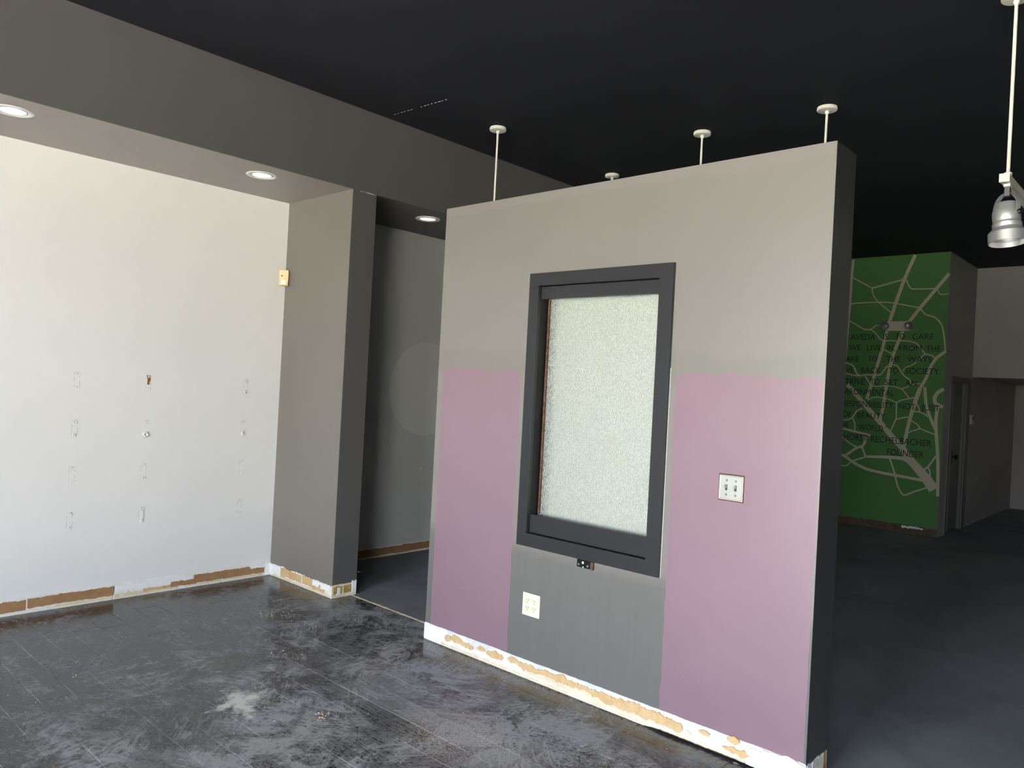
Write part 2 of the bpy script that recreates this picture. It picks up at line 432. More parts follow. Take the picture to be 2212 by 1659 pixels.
# ------------------------------------------------------------------ floors
fl = struct(box('floor', (SX-.15, YR-.2, -.2), (3.205, YW+.2, -.0009), m_slab))
struct(box('floor_back', (3.205, YR-.2, -.2), (XE+.2, YW+.2, .0), m_conc))
# ragged pale edge where the planks stop at the concrete
edge = bmesh.new()
for i in range(60):
    y = YF + .02 - i*.02
    if y < YP1-.02: break
    w = random.uniform(.003, .012)
    bm_box(edge, (3.200-w*.4, y-.02, -.003), (3.203+w, y, .0012+random.uniform(0, .0015)))
done('edge_strip', edge, m_cream_edge, fl)
pm = {}
def plank(x0, x1, y0, y1):
    g = .0008
    key = (round(x1-x0, 3), round(y1-y0, 3))
    if key not in pm:
        w, l = x1-x0-2*g, y1-y0-2*g; c = .0012
        bm = bmesh.new()
        lo = [bm.verts.new(v) for v in ((0, 0, -.0035), (w, 0, -.0035), (w, l, -.0035), (0, l, -.0035))]
        md = [bm.verts.new(v) for v in ((0, 0, -.0010), (w, 0, -.0010), (w, l, -.0010), (0, l, -.0010))]
        tp = [bm.verts.new(v) for v in ((c, c, 0), (w-c, c, 0), (w-c, l-c, 0), (c, l-c, 0))]
        for a, b in ((lo, md), (md, tp)):
            for i in range(4): bm.faces.new((a[i], a[(i+1) % 4], b[(i+1) % 4], b[i]))
        bm.faces.new(tp)
        bmesh.ops.recalc_face_normals(bm, faces=bm.faces)
        me = bpy.data.meshes.new('plank'); bm.to_mesh(me); bm.free(); me.materials.append(m_floor); pm[key] = me
    link('plank', pm[key], None, fl, (x0+g, y0+g, random.uniform(-.0003, .0003)))
xs = [1.402-.1365*k for k in range(15, 0, -1)] + [1.402, 1.53, 1.68, 1.819, 1.961, 2.094, 2.234, 2.371, 2.507, 2.635]
off = {2.371: 2.910, 2.507: 2.524, 1.819: 2.534, 2.234: 2.2, 2.094: 2.75, 1.961: 3.05, 1.68: 2.80}
PL = .915
for x0, x1 in zip(xs, xs[1:]):
    ph = off.get(round(x0, 3), (3.40 if abs(x0-.8560) < .01 else random.uniform(0, PL)))
    y = ph - PL*math.ceil((ph+0.4)/PL)
    while y < YW:
        y1 = min(y+PL, YW)
        if y1 > -.4 and y1-y > .01: plank(x0, x1, y, y1)
        y += PL
for (x0, x1, ph, L) in ((2.635, 2.885, 2.516, .273), (2.885, 3.045, 2.25, .273), (3.045, 3.203, 2.40, .546)):
    y = ph - L*math.ceil((ph+.4)/L)
    while y < YW:
        y1 = min(y+L, YW)
        if x0 > 3.0 and y1 > YF: y1 = YF
        if y1 > -.4 and y1-y > .01 and y < (YF if x0 > 3.0 else YW): plank(x0, x1, y, y1)
        y += L

# ------------------------------------------------------------------ bare strips left by the removed cove base
def jag(a, b, t, amp, step=.012, seed=0):
    r = random.Random(seed); n = max(2, int(abs(b-a)/step)); out = []; w = 0
    for i in range(n+1):
        w = w*.78 + r.uniform(-amp, amp)*.65
        out.append((a+(b-a)*i/n, t+w))
    return out
def strip(name, origin, u, n, length, mat, patches, top=HB, amp=.004, label=None):
    fr = frame3(origin, u, (0, 0, 1), n)
    ed = jag(length, 0, top, amp, .012, sum(map(ord, name)) % 97)
    root = slab(name, [(0, .0), (length, .0)] + ed, fr, -.002, .0025, mat)
    struct(root)
    if label: root['label'] = label
    for i, (s0, s1, z0, z1, pmat, am, h) in enumerate(patches):
        st = min(.006, (s1-s0)/6); zm = (z0+z1)/2
        lo = jag(s0, s1, z0, am, st, 100+i+len(name)); hi = jag(s1, s0, z1, am, st, 200+i+len(name))
        e = min(.022, (s1-s0)*.4)
        rnd = lambda s, t: (s, zm+(t-zm)*min(1, .25+.75*max(0, min(s-s0, s1-s)/e)**.6) if am > .0065 else t)
        lo = [rnd(s, max(.002, t)) for s, t in lo]; hi = [rnd(s, t) for s, t in hi]
        h += i*.00011
        slab('adhesive_patch' if pmat in (m_glue_brown, m_glue_tan, m_glue_ochre) else 'plaster_patch', lo+hi, fr, .002, h, pmat, root)
    return root
# white wall (s runs from the shop front)
X0 = 0.2
def sx(x): return x-X0
strip('baseboard_left', (X0, YW, 0), (1, 0, 0), (0, -1, 0), XC-X0, m_strip, [
    (0, sx(1.44), .022, .082, m_glue_brown, .004, .006), (sx(1.45), sx(1.935), .028, .086, m_glue_brown, .003, .007),
    (sx(1.60), sx(1.93), .008, .026, m_cream_edge, .003, .0055), (sx(1.94), sx(2.35), .008, .032, m_cream_edge, .004, .005),
    (sx(2.12), sx(2.34), .020, .040, m_glue_tan, .005, .0055), (sx(2.30), sx(2.48), .022, .058, m_glue_brown, .004, .007),
    (sx(2.46), sx(2.99), .026, .082, m_glue_brown, .004, .007), (sx(1.95), sx(2.45), .045, .088, m_lump, .005, .0058),
    (sx(2.40), sx(2.98), .008, .026, m_cream_edge, .003, .0055), (sx(2.88), sx(3.0), .070, .092, m_lump, .005, .0078),
    (sx(3.005), sx(3.04), .004, .10, m_lump, .004, .009)], amp=.002, label='bare plaster strip with brown glue along foot of white wall')
# column side and front (s from the back corner / from the outer corner)
strip('baseboard_column', (XC, YW, 0), (0, -1, 0), (-1, 0, 0), YW-YF, m_strip, [
    (.0, .17, .01, .085, m_lump, .006, .006), (.155, .20, .02, .088, m_glue_tan, .004, .006), (.19, .43, .028, .082, m_glue_tan, .005, .0065), (.445, .58, .026, .086, m_glue_tan, .004, .0065),
    (.575, .78, .045, .086, m_lump, .006, .007), (.58, .72, .018, .045, m_glue_tan, .005, .0055), (.655, .675, .03, .065, m_glue_tan, .003, .0078),
    (.05, .80, .002, .018, m_cream_edge, .003, .0055)], top=.086, amp=.006, label='bare strip with tan glue along side of charcoal column')
strip('baseboard_column_front', (XC-.003, YF, 0), (1, 0, 0), (0, -1, 0), XC2-XC+.003, m_cream_edge, [
    (.01, .155, .026, .078, m_glue_ochre, .004, .0065), (.04, .062, .022, .070, m_lump, .004, .008), (.160, .195, .02, .105, m_lump, .006, .008), (.085, .092, .024, .080, m_cream_edge, .002, .008)],
    top=.088, amp=.004, label='bare strip with ochre glue on front of charcoal column')
# partition front: pale paint band, white plaster and a wave of tan glue
def sp(y): return YP1-y
wave = []
for (a, b, c, d) in ((3.19, 3.15, .03, .078), (3.135, 3.06, .05, .080), (3.06, 2.97, .04, .070), (2.93, 2.88, .052, .074), (2.86, 2.745, .044, .074), (2.70, 2.64, .058, .082), (2.64, 2.57, .056, .070),
                     (2.60, 2.51, .030, .072), (2.52, 2.38, .034, .070), (2.39, 2.31, .034, .080), (2.32, 2.245, .032, .078), (2.26, 2.17, .046, .074), (2.18, 2.10, .034, .066),
                     (2.11, 2.02, .034, .084), (2.03, 1.93, .036, .078), (1.96, 1.88, .034, .084), (1.89, 1.78, .034, .086), (1.80, 1.67, .030, .080), (1.58, 1.54, .066, .080), (1.45, 1.405, .074, .100), (1.47, 1.36, .036, .056)):
    wave.append((sp(a+.006), sp(b-.006), c, d, m_glue_tan, .0075, .0072))
strip('baseboard_partition', (XP, YP1, 0), (0, -1, 0), (-1, 0, 0), YP1-YP2, m_strip_part,
      [(0, .20, .004, .092, m_lump, .005, .006), (.18, 1.95, .006, .050, m_strip, .008, .005), (.15, 2.0, .004, .020, m_cream_edge, .003, .0058)] + wave +
      [(sp(1.37), sp(1.135), .004, .085, m_lump, .006, .007), (sp(2.58), sp(1.62), .030, .050, m_cream_edge, .007, .0062), (sp(1.30), sp(1.14), .07, .094, m_lump, .006, .008)],
      top=HB, amp=.0015, label='bare strip with wavy tan glue along foot of mauve partition')
strip('baseboard_partition_end', (XP-.003, YP2, 0), (1, 0, 0), (0, -1, 0), TP+.003, m_strip_part, [
    (.01, .05, .01, .085, m_lump, .005, .005), (.06, .17, .01, .088, m_strip, .006, .005), (.17, .20, .01, .085, m_glue_ochre, .006, .006)], top=.088, amp=.005, label='bare strip at the end face of the partition')
# corridor and green wall
strip('baseboard_corridor', (XC2, YW, 0), (1, 0, 0), (0, -1, 0), 2.6, m_strip, [
    (0, 1.3, .016, .078, m_glue_brown, .003, .006), (1.3, 2.55, .016, .075, m_glue_brown, .004, .006), (.75, 1.15, .006, .020, m_cream_edge, .004, .005)], top=.086, amp=.003, label='bare strip with brown glue along the corridor wall')
strip('baseboard_green', (XG, YW, 0), (0, -1, 0), (-1, 0, 0), YW-YG, m_glue_dark, [
    (2.42, 2.66, .055, .088, m_strip_part, .008, .006)], top=.092, amp=.004, label='torn brown strip along foot of the green wall')

# black rubber cove remnant and rubble along the partition foot
bm = bmesh.new(); rr = random.Random(3)
prev = None; seg = 8
for i in range(60):
    y = 1.86 - i*(1.86-YP2)/59
    r = .011 + rr.uniform(-.0012, .0012); ring = []
    if i < 6: r *= .25+.125*i
    for k in range(seg+1):
        a = math.pi/2*k/seg + math.pi/2
        ring.append(bm.verts.new((XP-.003+r*1.4*math.cos(a), y, .0005+r*1.1*math.sin(a))))
    if prev:
        for k in range(seg): bm.faces.new((prev[k], prev[k+1], ring[k+1], ring[k]))
    prev = ring
done('cove_remnant', bm, m_cove, bpy.data.objects['baseboard_partition'], smooth=True)
def crumb(bm, x, y, z, r, rr):
    vs = []
    for dx, dy, dz in ((1, 0, 0), (-1, 0, 0), (0, 1, 0), (0, -1, 0), (0, 0, .7), (0, 0, -.1)):
        k = r*rr.uniform(.5, 1.2); vs.append(bm.verts.new((x+dx*k, y+dy*k, z+dz*k)))
    for a, b, c in ((0, 2, 4), (2, 1, 4), (1, 3, 4), (3, 0, 4), (2, 0, 5), (1, 2, 5), (3, 1, 5), (0, 3, 5)): bm.faces.new((vs[a], vs[b], vs[c]))
bm = bmesh.new()
for i in range(700):
    y = rr.uniform(YP2+.02, YP1-.02); d = abs(rr.gauss(0, .012))+.004
    crumb(bm, XP-.006-d, y, .0004, rr.uniform(.0008, .0032), rr)
tag(done('rubble', bm, m_rubble), 'dark grit and scraped glue lying along the partition foot', 'rubble', kind='stuff')
bm = bmesh.new()
for i in range(420):
    y = rr.uniform(1.2, 5.1); x = rr.uniform(.7, 2.95)
    crumb(bm, x, y, .0008, min(.005, .0012+abs(rr.gauss(0, .0012))), rr)
for (cx, cy, n, s) in ((1.98, 2.86, 26, .022), (2.57, 4.30, 40, .05), (2.60, 4.18, 14, .03), (2.20, 3.70, 8, .02), (2.30, 3.60, 10, .03), (1.34, 3.99, 4, .01), (2.62, 3.92, 6, .015)):
    for i in range(n): crumb(bm, cx+rr.gauss(0, s), cy+rr.gauss(0, s*1.2), .0008, rr.uniform(.0015, .006), rr)
tag(done('debris', bm, m_cream_edge), 'pale plaster crumbs scattered over the black floor', 'debris', kind='stuff')

# ------------------------------------------------------------------ scars of removed shelf brackets on the white wall
m_torn = mk_plaster('torn_drywall', srgb(246, 245, 240), srgb(232, 230, 222), srgb(205, 200, 190), 60)
m_kraft = mk_plaster('torn_kraft_paper', srgb(160, 112, 66), srgb(134, 92, 52), srgb(180, 134, 84), 60)
m_ridge = flat('paint_ridge', srgb(208, 204, 196), .5)
wfr = frame3((0, YW, 0), (1, 0, 0), (0, 0, 1), (0, -1, 0))
def lump(x, z, r, h, mat, parent, seed):
    q = random.Random(seed); bm = bmesh.new(); n = 9
    rim = [bm.verts.new(wfr(x+r*q.uniform(.6, 1.15)*math.cos(2*math.pi*i/n), z+r*q.uniform(.6, 1.15)*math.sin(2*math.pi*i/n), -.001)) for i in range(n)]
    mid = [bm.verts.new(wfr(x+r*.55*math.cos(2*math.pi*i/n), z+r*.55*math.sin(2*math.pi*i/n), h*q.uniform(.5, 1.2))) for i in range(n)]
    c = bm.verts.new(wfr(x+r*.1, z-r*.1, h*.15))
    for i in range(n):
        j = (i+1) % n
        bm.faces.new((rim[i], rim[j], mid[j], mid[i])); bm.faces.new((mid[i], mid[j], c))
    done('torn_paper', bm, mat, parent)
scars = {(0, 0): (1, .6, .6), (0, 1): (2, 1.0, .8), (0, 2): (1, 1.3, 1.6), (1, 0): (1, 1.4, 1.2), (1, 1): (0, 1.2, 1.9), (1, 2): (1, 1.3, 1.7), (2, 0): (1, .9, .8), (2, 1): (1, 1.0, 1.0), (2, 2): (1, .5, .6), (3, 0): (1, 1.0, .8), (3, 1): (3, 1.2, 1.0), (3, 2): (1, .7, .7)}
for (r, c), (kind, a, b) in scars.items():
    x = (1.655, 2.084, 2.769)[c]; z = (1.398, 1.100, .816, .531)[r]
    root = empty('bracket_scar', (0, 0, 0)); root.parent = wl
    bm = bmesh.new()
    for dx in (-.016, .016):
        if kind == 0: continue
        zz = z-.05+random.uniform(0, .01)
        while zz < z+.046:
            z1 = min(z+.05, zz+random.uniform(.012, .05))
            bm_box(bm, (x+dx-.0007, YW-.0013, zz), (x+dx+.0007+random.uniform(0, .0008), YW+.001, z1))
            zz = z1+random.uniform(.002, .03)
    bm_box(bm, (x-.014, YW-.0012, z+.050), (x+.014, YW+.001, z+.0518))
    o = done('paint_ridge', bm, m_ridge, root)
    lump(x+.002, z+.042, .012*a, .006*a, m_torn, root, r*7+c); lump(x, z-.040, .0125*b, .010*b, m_torn, root, r*17+c+50)
    if kind == 2:
        slab('kraft_patch', [(x-.012, z+.052), (x+.012, z+.050), (x+.014, z+.015), (x+.008, z+.012), (x+.006, z-.012), (x-.008, z-.008), (x-.006, z+.020)], wfr, .0005, .0022, m_kraft, root)
    if kind == 3:
        slab('torn_strip', [(x-.014, z+.052), (x+.016, z+.050), (x+.017, z+.02), (x+.012, z+.01), (x+.016, z-.02), (x+.006, z-.055), (x-.001, z-.05), (x+.006, z-.01), (x+.004, z+.03), (x-.012, z+.04)], wfr, .0005, .0026, m_torn, root)
# two fixing scuffs on the corridor wall
for px in (850, 908):
    q = at(px, 1012, 1, YW); lump(q.x, q.z, .012, .003, m_torn, bpy.data.objects['wall_corridor'], px)

# ------------------------------------------------------------------ framed textured-glass window in the partition
m_frame = paint('paint_frame_graphite', srgb(46, 46, 49), .38, .5, .04, .1)
m_reveal = flat('reveal_black', srgb(20, 21, 23), .5)
def mk_glass():
    t = NT('hammered_glass')
    x, y, z = t.xyz()
    n1 = t.noise(1, 3, .6, t.map((120, 300, 120)), .6); n2 = t.noise(1, 3, .6, t.map((60, 130, 50)), 1.2)
    st = t.noise(5, 5, .65, None, .7)
    col = t.mix(t.ramp(n1, .34, .68), srgb(154, 159, 149), srgb(200, 204, 194))
    mid = t.math('MULTIPLY', t.math('MULTIPLY', t.ramp(t.math('ABSOLUTE', t.math('SUBTRACT', y, 2.24)), .25, .05), t.ramp(t.math('ABSOLUTE', t.math('SUBTRACT', z, 1.40)), .38, .1)), t.ramp(st, .52, .66))
    col = t.mix(t.math('MULTIPLY', mid, .28), col, srgb(178, 172, 140))
    # darker mottled band along the left edge
    edge = t.ramp(t.math('ADD', y, t.math('MULTIPLY', t.ramp(n2, .3, .7, -1, 1), .025)), 2.535, 2.60)
    col = t.mix(t.math('MULTIPLY', edge, t.ramp(n1, .4, .62, .95, .15)), col, srgb(70, 76, 78))
    t.set(col, .22, 0, .6)
    t.put(t.b, 'Coat Weight', .4); t.put(t.b, 'Coat Roughness', .08)
    t.bump(t.math('ADD', n1, t.math('MULTIPLY', n2, .8)), .5, .004); return t.m
m_glass = mk_glass()
m_copper = mk_plaster('aged_copper_edge', srgb(120, 84, 66), srgb(86, 64, 54), srgb(160, 150, 140), 60)
win = struct(empty('window_1', (XP, 2.25, .68))); win['label'] = 'graphite framed window with hammered glass in the partition'
def wbox(name, lo, hi, mat, parent=None, bevel=0):
    o = Vector((XP, 2.25, .68)); return box(name, Vector(lo)-o, Vector(hi)-o, mat, parent or win, bevel)
fx0, fx1 = XP-.020, XP+.002
OY0, OY1, OZ0, OZ1 = 1.818, 2.676, .679, 2.094    # outer
IY0, IY1, IZ0, IZ1 = 1.888, 2.612, .747, 2.0285   # inner
wbox('casing', (fx0, OY0, IZ1), (fx1, OY1, OZ1), m_frame, bevel=.0004)
wbox('casing', (fx0, OY0, OZ0), (fx1, OY1, IZ0), m_frame, bevel=.0004)
wbox('casing', (fx0, OY0, IZ0), (fx1, IY0, IZ1), m_frame, bevel=.0004)
wbox('casing', (fx0, IY1, IZ0), (fx1, OY1, IZ1), m_frame, bevel=.0004)
wbox('caulk_bead', (XP-.003, OY0-.0035, OZ0), (XP+.002, OY0-.0005, 1.62), m_ridge)
wbox('jamb', (XP+.002, IY1, IZ0), (XP+.13, IY1+.03, IZ1), m_reveal)
wbox('jamb', (XP+.002, IY0-.03, IZ0), (XP+.13, IY0, IZ1), m_reveal)
wbox('head_jamb', (XP+.002, IY0-.03, IZ1), (XP+.13, IY1+.03, IZ1+.03), m_reveal)
wbox('sill_jamb', (XP+.002, IY0-.03, IZ0-.03), (XP+.13, IY1+.03, IZ0), m_reveal)
rx = XP+.004
wbox('rail', (rx, IY0, 1.962), (rx+.03, IY1-.001, IZ1-.003), m_frame, bevel=.001)
wbox('rail', (rx, IY0, IZ0+.003), (rx+.03, IY1-.001, .843), m_frame, bevel=.001)
pane = wbox('pane', (XP+.068, IY0, .80), (XP+.076, IY1-.002, 1.99), m_glass)
wbox('copper_edge', (XP+.060, IY1-.016, .843), (XP+.068, IY1-.004, 1.962), m_copper)
wbox('backing', (XP+.12, IY0-.02, IZ0-.02), (XP+.13, IY1+.02, IZ1+.02), m_reveal)

# ------------------------------------------------------------------ small hardware on the partition
def plate_frame(y, z):
    return frame3((XP, y, z), (0, -1, 0), (0, 0, 1), (-1, 0, 0))
def fbox(name, fr, s0, s1, t0, t1, h0, h1, mat, parent, bevel=0):
    bm = bmesh.new(); vs = []
    for h in (h0, h1):
        for s, t in ((s0, t0), (s1, t0), (s1, t1), (s0, t1)): vs.append(bm.verts.new(fr(s, t, h)))
    for f in ((0, 1, 2, 3), (4, 5, 6, 7), (0, 1, 5, 4), (1, 2, 6, 5), (2, 3, 7, 6), (3, 0, 4, 7)): bm.faces.new([vs[i] for i in f])
    return done(name, bm, mat, parent, bevel=bevel)
def disc(name, fr, s, t, r, h0, h1, mat, parent, n=16):
    bm = bmesh.new()
    a = [bm.verts.new(fr(s+r*math.cos(2*math.pi*k/n), t+r*math.sin(2*math.pi*k/n), h0)) for k in range(n)]
    b = [bm.verts.new(fr(s+r*.9*math.cos(2*math.pi*k/n), t+r*.9*math.sin(2*math.pi*k/n), h1)) for k in range(n)]
    bm.faces.new(b)
    for k in range(n): bm.faces.new((a[k], a[(k+1) % n], b[(k+1) % n], b[k]))
    return done(name, bm, mat, parent)
# double toggle switch, nickel plate with a beaded copper rim
def local(fr, org):
    o = Vector(org); return lambda s, t, h=0: fr(s, t, h)-o
m_nickel = flat('brushed_nickel', srgb(190, 190, 185), .4, .6); m_rim = flat('rim_bronze', srgb(92, 62, 50), .35, .7); m_bead = flat('rim_bead', srgb(240, 225, 215), .25, .7)
org = (XP, 1.497, 1.122); sw = empty('light_switch', org)
tag(sw, 'square nickel double toggle switch plate on the mauve paint', 'light switch')
fr = local(plate_frame(1.497, 1.122), org)
fbox('back_plate', fr, -.0575, .0575, -.0565, .0565, 0, .0035, m_rim, sw, .001)
for (s0, s1, t0, t1) in ((-.054, .054, .0475, .053), (-.054, .054, -.053, -.0475), (-.054, -.0485, -.0475, .0475), (.0485, .054, -.0475, .0475)):
    fbox('rim_bead', fr, s0, s1, t0, t1, .003, .0065, m_bead, sw, .001)
fbox('face_plate', fr, -.0485, .0485, -.0475, .0475, .003, .0045, m_nickel, sw)
for s in (-.021, .021):
    fbox('toggle_slot', fr, s-.005, s+.005, -.012, .012, .0044, .0050, m_slot, sw)
    bm = bmesh.new()
    pts = [(-.0035, -.004, .004), (.0035, -.004, .004), (.0035, .008, .004), (-.0035, .008, .004), (-.003, .004, .017), (.003, .004, .017), (.003, .011, .015), (-.003, .011, .015)]
    vs = [bm.verts.new(fr(s+a, b, c)) for a, b, c in pts]
    for f in ((0, 1, 5, 4), (1, 2, 6, 5), (2, 3, 7, 6), (3, 0, 4, 7), (4, 5, 6, 7)): bm.faces.new([vs[i] for i in f])
    done('toggle', bm, m_screw, sw)
    for t in (-.030, .030):
        q = disc('screw', fr, s, t, .0045, .0044, .0052, m_slot, sw)
        disc('screw_head', fr, s, t, .0024, .0050, .0066, m_screw, q)
# ivory double duplex outlet
org = (XP, 2.5655, .381); ou = empty('wall_outlet', org)
tag(ou, 'ivory four socket electrical outlet low under the partition window', 'outlet')
fr = local(plate_frame(2.5655, .381), org)
fbox('cover_plate', fr, -.0578, .0578, -.0578, .0578, 0, .005, m_ivory, ou, .0015)
m_ivory2 = flat('plastic_ivory_socket', srgb(238, 228, 196), .4)
for s in (-.023, .023):
    for t in (-.0195, .0195):
        bm = bmesh.new(); n = 20; rim = []
        for k in range(n):
            a = 2*math.pi*k/n
            rim.append((s+.0172*math.cos(a), t+max(-.0140, min(.0140, .0172*math.sin(a)))))
        a = [bm.verts.new(fr(x, y, .0048)) for x, y in rim]; b = [bm.verts.new(fr(x, y, .0066)) for x, y in rim]
        bm.faces.new(b)
        for k in range(n): bm.faces.new((a[k], a[(k+1) % n], b[(k+1) % n], b[k]))
        so = done('socket', bm, m_ivory2, ou)
        for ds in (-.0064, .0064): fbox('slot', fr, s+ds-.001, s+ds+.001, t+.0005, t+.0085, .0064, .0069, m_slot, so)
        disc('ground_hole', fr, s, t-.0075, .0024, .0064, .0069, m_slot, so, 10)
    disc('screw', fr, s, 0, .003, .0048, .0060, m_ivory2, ou, 10)
# blackened bracket left under the frame
org = (XP, 2.232, .655); br = empty('metal_bracket', org)
tag(br, 'small black bracket stub with screws hanging under the partition window frame', 'bracket')
fr = local(plate_frame(2.232, .655), org)
fbox('bracket_plate', fr, -.050, .034, -.017, .020, 0, .008, m_blackmetal, br, .001)
fbox('torn_stub', fr, .034, .050, -.018, .020, 0, .012, m_copper, br, .001)
for s, t, r in ((-.038, -.004, .0055), (.016, -.004, .006)): disc('screw', fr, s, t, r, .008, .0105, m_screw, br)
fbox('bolt_tip', fr, -.018, -.007, .002, .014, .008, .011, m_lump, br, .001)
fbox('bolt_tip', fr, -.013, -.008, -.016, -.010, .008, .010, m_lump, br)

# ------------------------------------------------------------------ motion detector in the corner
cx, cy, cz = XC, YW, 2.218
det = empty('motion_detector', (cx, cy, cz))
tag(det, 'yellowed motion detector in the corner of white wall and column', 'motion sensor')
m_det = flat('plastic_yellowed', srgb(238, 216, 160), .4); m_lens = flat('lens_white', srgb(252, 250, 240), .3)
# faces the room diagonally; local s across, t up, h out
nn = Vector((-1, -1, 0)).normalized(); uu = Vector((1, -1, 0)).normalized()
dfr = frame3((0, 0, 0), uu, (0, 0, 1), nn)
def curved(name, s0, s1, t0, t1, hb, depth, bulge, mat, parent, n=10):
    bm = bmesh.new(); prof = []
    for i in range(n+1):
        t = t0+(t1-t0)*i/n; k = (2*i/n-1)
        prof.append((t, depth-bulge*(1-k*k)))
    L = [bm.verts.new(dfr(s0, t, h)) for t, h in prof]; Rr = [bm.verts.new(dfr(s1, t, h)) for t, h in prof]
    Lb = [bm.verts.new(dfr(s0*.7, t, hb)) for t, h in prof]; Rb = [bm.verts.new(dfr(s1*.7, t, hb)) for t, h in prof]
    for i in range(n):
        bm.faces.new((L[i], Rr[i], Rr[i+1], L[i+1])); bm.faces.new((L[i], L[i+1], Lb[i+1], Lb[i])); bm.faces.new((Rr[i+1], Rr[i], Rb[i], Rb[i+1]))
        bm.faces.new((Lb[i], Lb[i+1], Rb[i+1], Rb[i]))
    bm.faces.new((L[0], Lb[0], Rb[0], Rr[0])); bm.faces.new((L[-1], Rr[-1], Rb[-1], Lb[-1]))
    return done(name, bm, mat, parent)
curved('housing', -.033, .033, -.056, .056, .024, .062, .010, m_det, det)
curved('back_cover', -.034, .034, -.057, .057, .018, .044, 0, flat('plastic_yellow_shade', srgb(196, 172, 112), .5), det)
def dbox(name, s0, s1, t0, t1, h0, h1, mat, parent): return fbox(name, dfr, s0, s1, t0, t1, h0, h1, mat, parent, .0008)
dbox('lens', -.018, .018, -.050, -.018, .052, .0605, m_lens, det)
dbox('emblem', -.020, -.008, .010, .020, .050, .0545, flat('grey_print', srgb(120, 108, 84), .5), det)
dbox('indicator_lens', .012, .015, -.006, -.003, .050, .0535, m_slot, det)

# ------------------------------------------------------------------ recessed downlights in the soffit
m_refl = flat('reflector_white', srgb(250, 250, 248), .3); m_lampface = flat('lamp_frosted', srgb(252, 252, 250), .25)
m_lampface.node_tree.nodes['Principled BSDF'].inputs['Emission Color'].default_value = (1, .98, .95, 1); m_lampface.node_tree.nodes['Principled BSDF'].inputs['Emission Strength'].default_value = .13
def downlight(x, y, label):
    t = empty('downlight', (x, y, ZS)); tag(t, label, 'downlight', 'recessed downlights in the charcoal soffit')
    bm = bmesh.new()
    lathe(bm, [(.098, 0), (.098, -.003), (.094, -.006), (.080, -.006), (.074, -.003), (.072, 0.0)], 40, None, False, False)
    autosmooth(done('trim_ring', bm, m_trimwhite, t), 50)
    bm = bmesh.new()
    lathe(bm, [(.0745, -.0035), (.066, -.001), (.062, -.0008), (.060, -.0030)], 40, None, False, False)
    autosmooth(done('reflector', bm, m_refl, t))
    bm = bmesh.new(); prof = [(.062-.062*(k/6)**1.6 if k < 6 else .001, -.0012-.004*math.sin(k/6*math.pi/2)) for k in range(7)]
    lathe(bm, prof, 40, None, False, True)
    autosmooth(done('lamp_face', bm, m_lampface, t))
downlight(1.106, 4.614, 'white recessed downlight at the left edge above the white wall')
downlight(2.501, 4.610, 'white recessed downlight near the column above the white wall')
downlight(3.938, 4.633, 'white recessed downlight above the dark corridor behind the column')

# ------------------------------------------------------------------ track lighting
def rod(parent, x, y, z0, org):
    o = Vector(org)
    bm = bmesh.new()
    lathe(bm, [(.050, 0), (.058, -.002), (.060, -.008), (.060, -.020), (.057, -.024), (.012, -.026)], 36, Matrix.Translation(Vector((x, y, ZC))-o), False, True)
    cnp = autosmooth(done('canopy', bm, m_cream, parent))
    bm = bmesh.new()
    lathe(bm, [(.0125, -.024), (.0125, -.042), (.0085, -.046)], 20, Matrix.Translation(Vector((x, y, ZC))-o))
    autosmooth(done('collar', bm, m_cream, cnp))
    bm = bmesh.new()
    lathe(bm, [(.0075, ZC-.04), (.0075, z0)], 16, Matrix.Translation(Vector((x, y, 0))-o))
    autosmooth(done('rod', bm, m_cream, parent))
ZT = 2.515
def track(parent, a, b, org):
    """hollow rectangular track with an open slot underneath, from a to b"""
    o = Vector(org); a, b = Vector(a), Vector(b); d = (b-a).normalized(); n = Vector((-d.y, d.x, 0))
    prof = [(-.018, -.016), (-.018, .016), (.018, .016), (.018, -.016), (.007, -.016), (.007, -.004), (-.007, -.004), (-.007, -.016)]
    bm = bmesh.new()
    A = [bm.verts.new(a+n*s+Vector((0, 0, z))-o) for s, z in prof]; B = [bm.verts.new(b+n*s+Vector((0, 0, z))-o) for s, z in prof]
    for i in range(8): bm.faces.new((A[i], A[(i+1) % 8], B[(i+1) % 8], B[i]))
    bm.faces.new(A); bm.faces.new(B)
    bmesh.ops.triangulate(bm, faces=[f for f in bm.faces if len(f.verts) > 4])
    done('track', bm, m_cream, parent)
    bm = bmesh.new()
    for p, q in ((a-d*.014, a+d*.001),):
        vs = [bm.verts.new(c+n*s+Vector((0, 0, z))-o) for c in (p, q) for s, z in ((-.020, -.018), (.020, -.018), (.020, .018), (-.020, .018))]
        for f in ((0, 1, 2, 3), (4, 5, 6, 7), (0, 1, 5, 4), (1, 2, 6, 5), (2, 3, 7, 6), (3, 0, 4, 7)): bm.faces.new([vs[i] for i in f])
    done('end_cap', bm, m_cream, parent)
def coupler(parent, x, y, org):
    bm = bmesh.new(); lathe(bm, [(.016, -.002), (.016, .020), (.009, .024)], 20, Matrix.Translation(Vector((x, y, ZT+.016))-Vector(org)))
    autosmooth(done('coupler', bm, m_cream, parent))
def track_fixture(label, a, b, rods):
    org = (a[0], a[1], ZT); t = empty('track_light_rail', org); tag(t, label, 'track light', 'ceiling hung lighting tracks')
    track(t, (a[0], a[1], ZT), (b[0], b[1], ZT), org)
    for x, y in rods: rod(t, x, y, ZT+.03, org); coupler(t, x, y, org)
    return t
track_fixture('cream lighting track at the right edge with a silver spotlight', (3.862, .7208), (6.6, .7208), [(3.918, .7208), (6.2, .7208)])
track_fixture('cream rod pair behind the partition nearest the charcoal fascia', (3.70, 3.852), (5.55, 3.852), [(3.884, 3.852), (5.285, 3.852)])
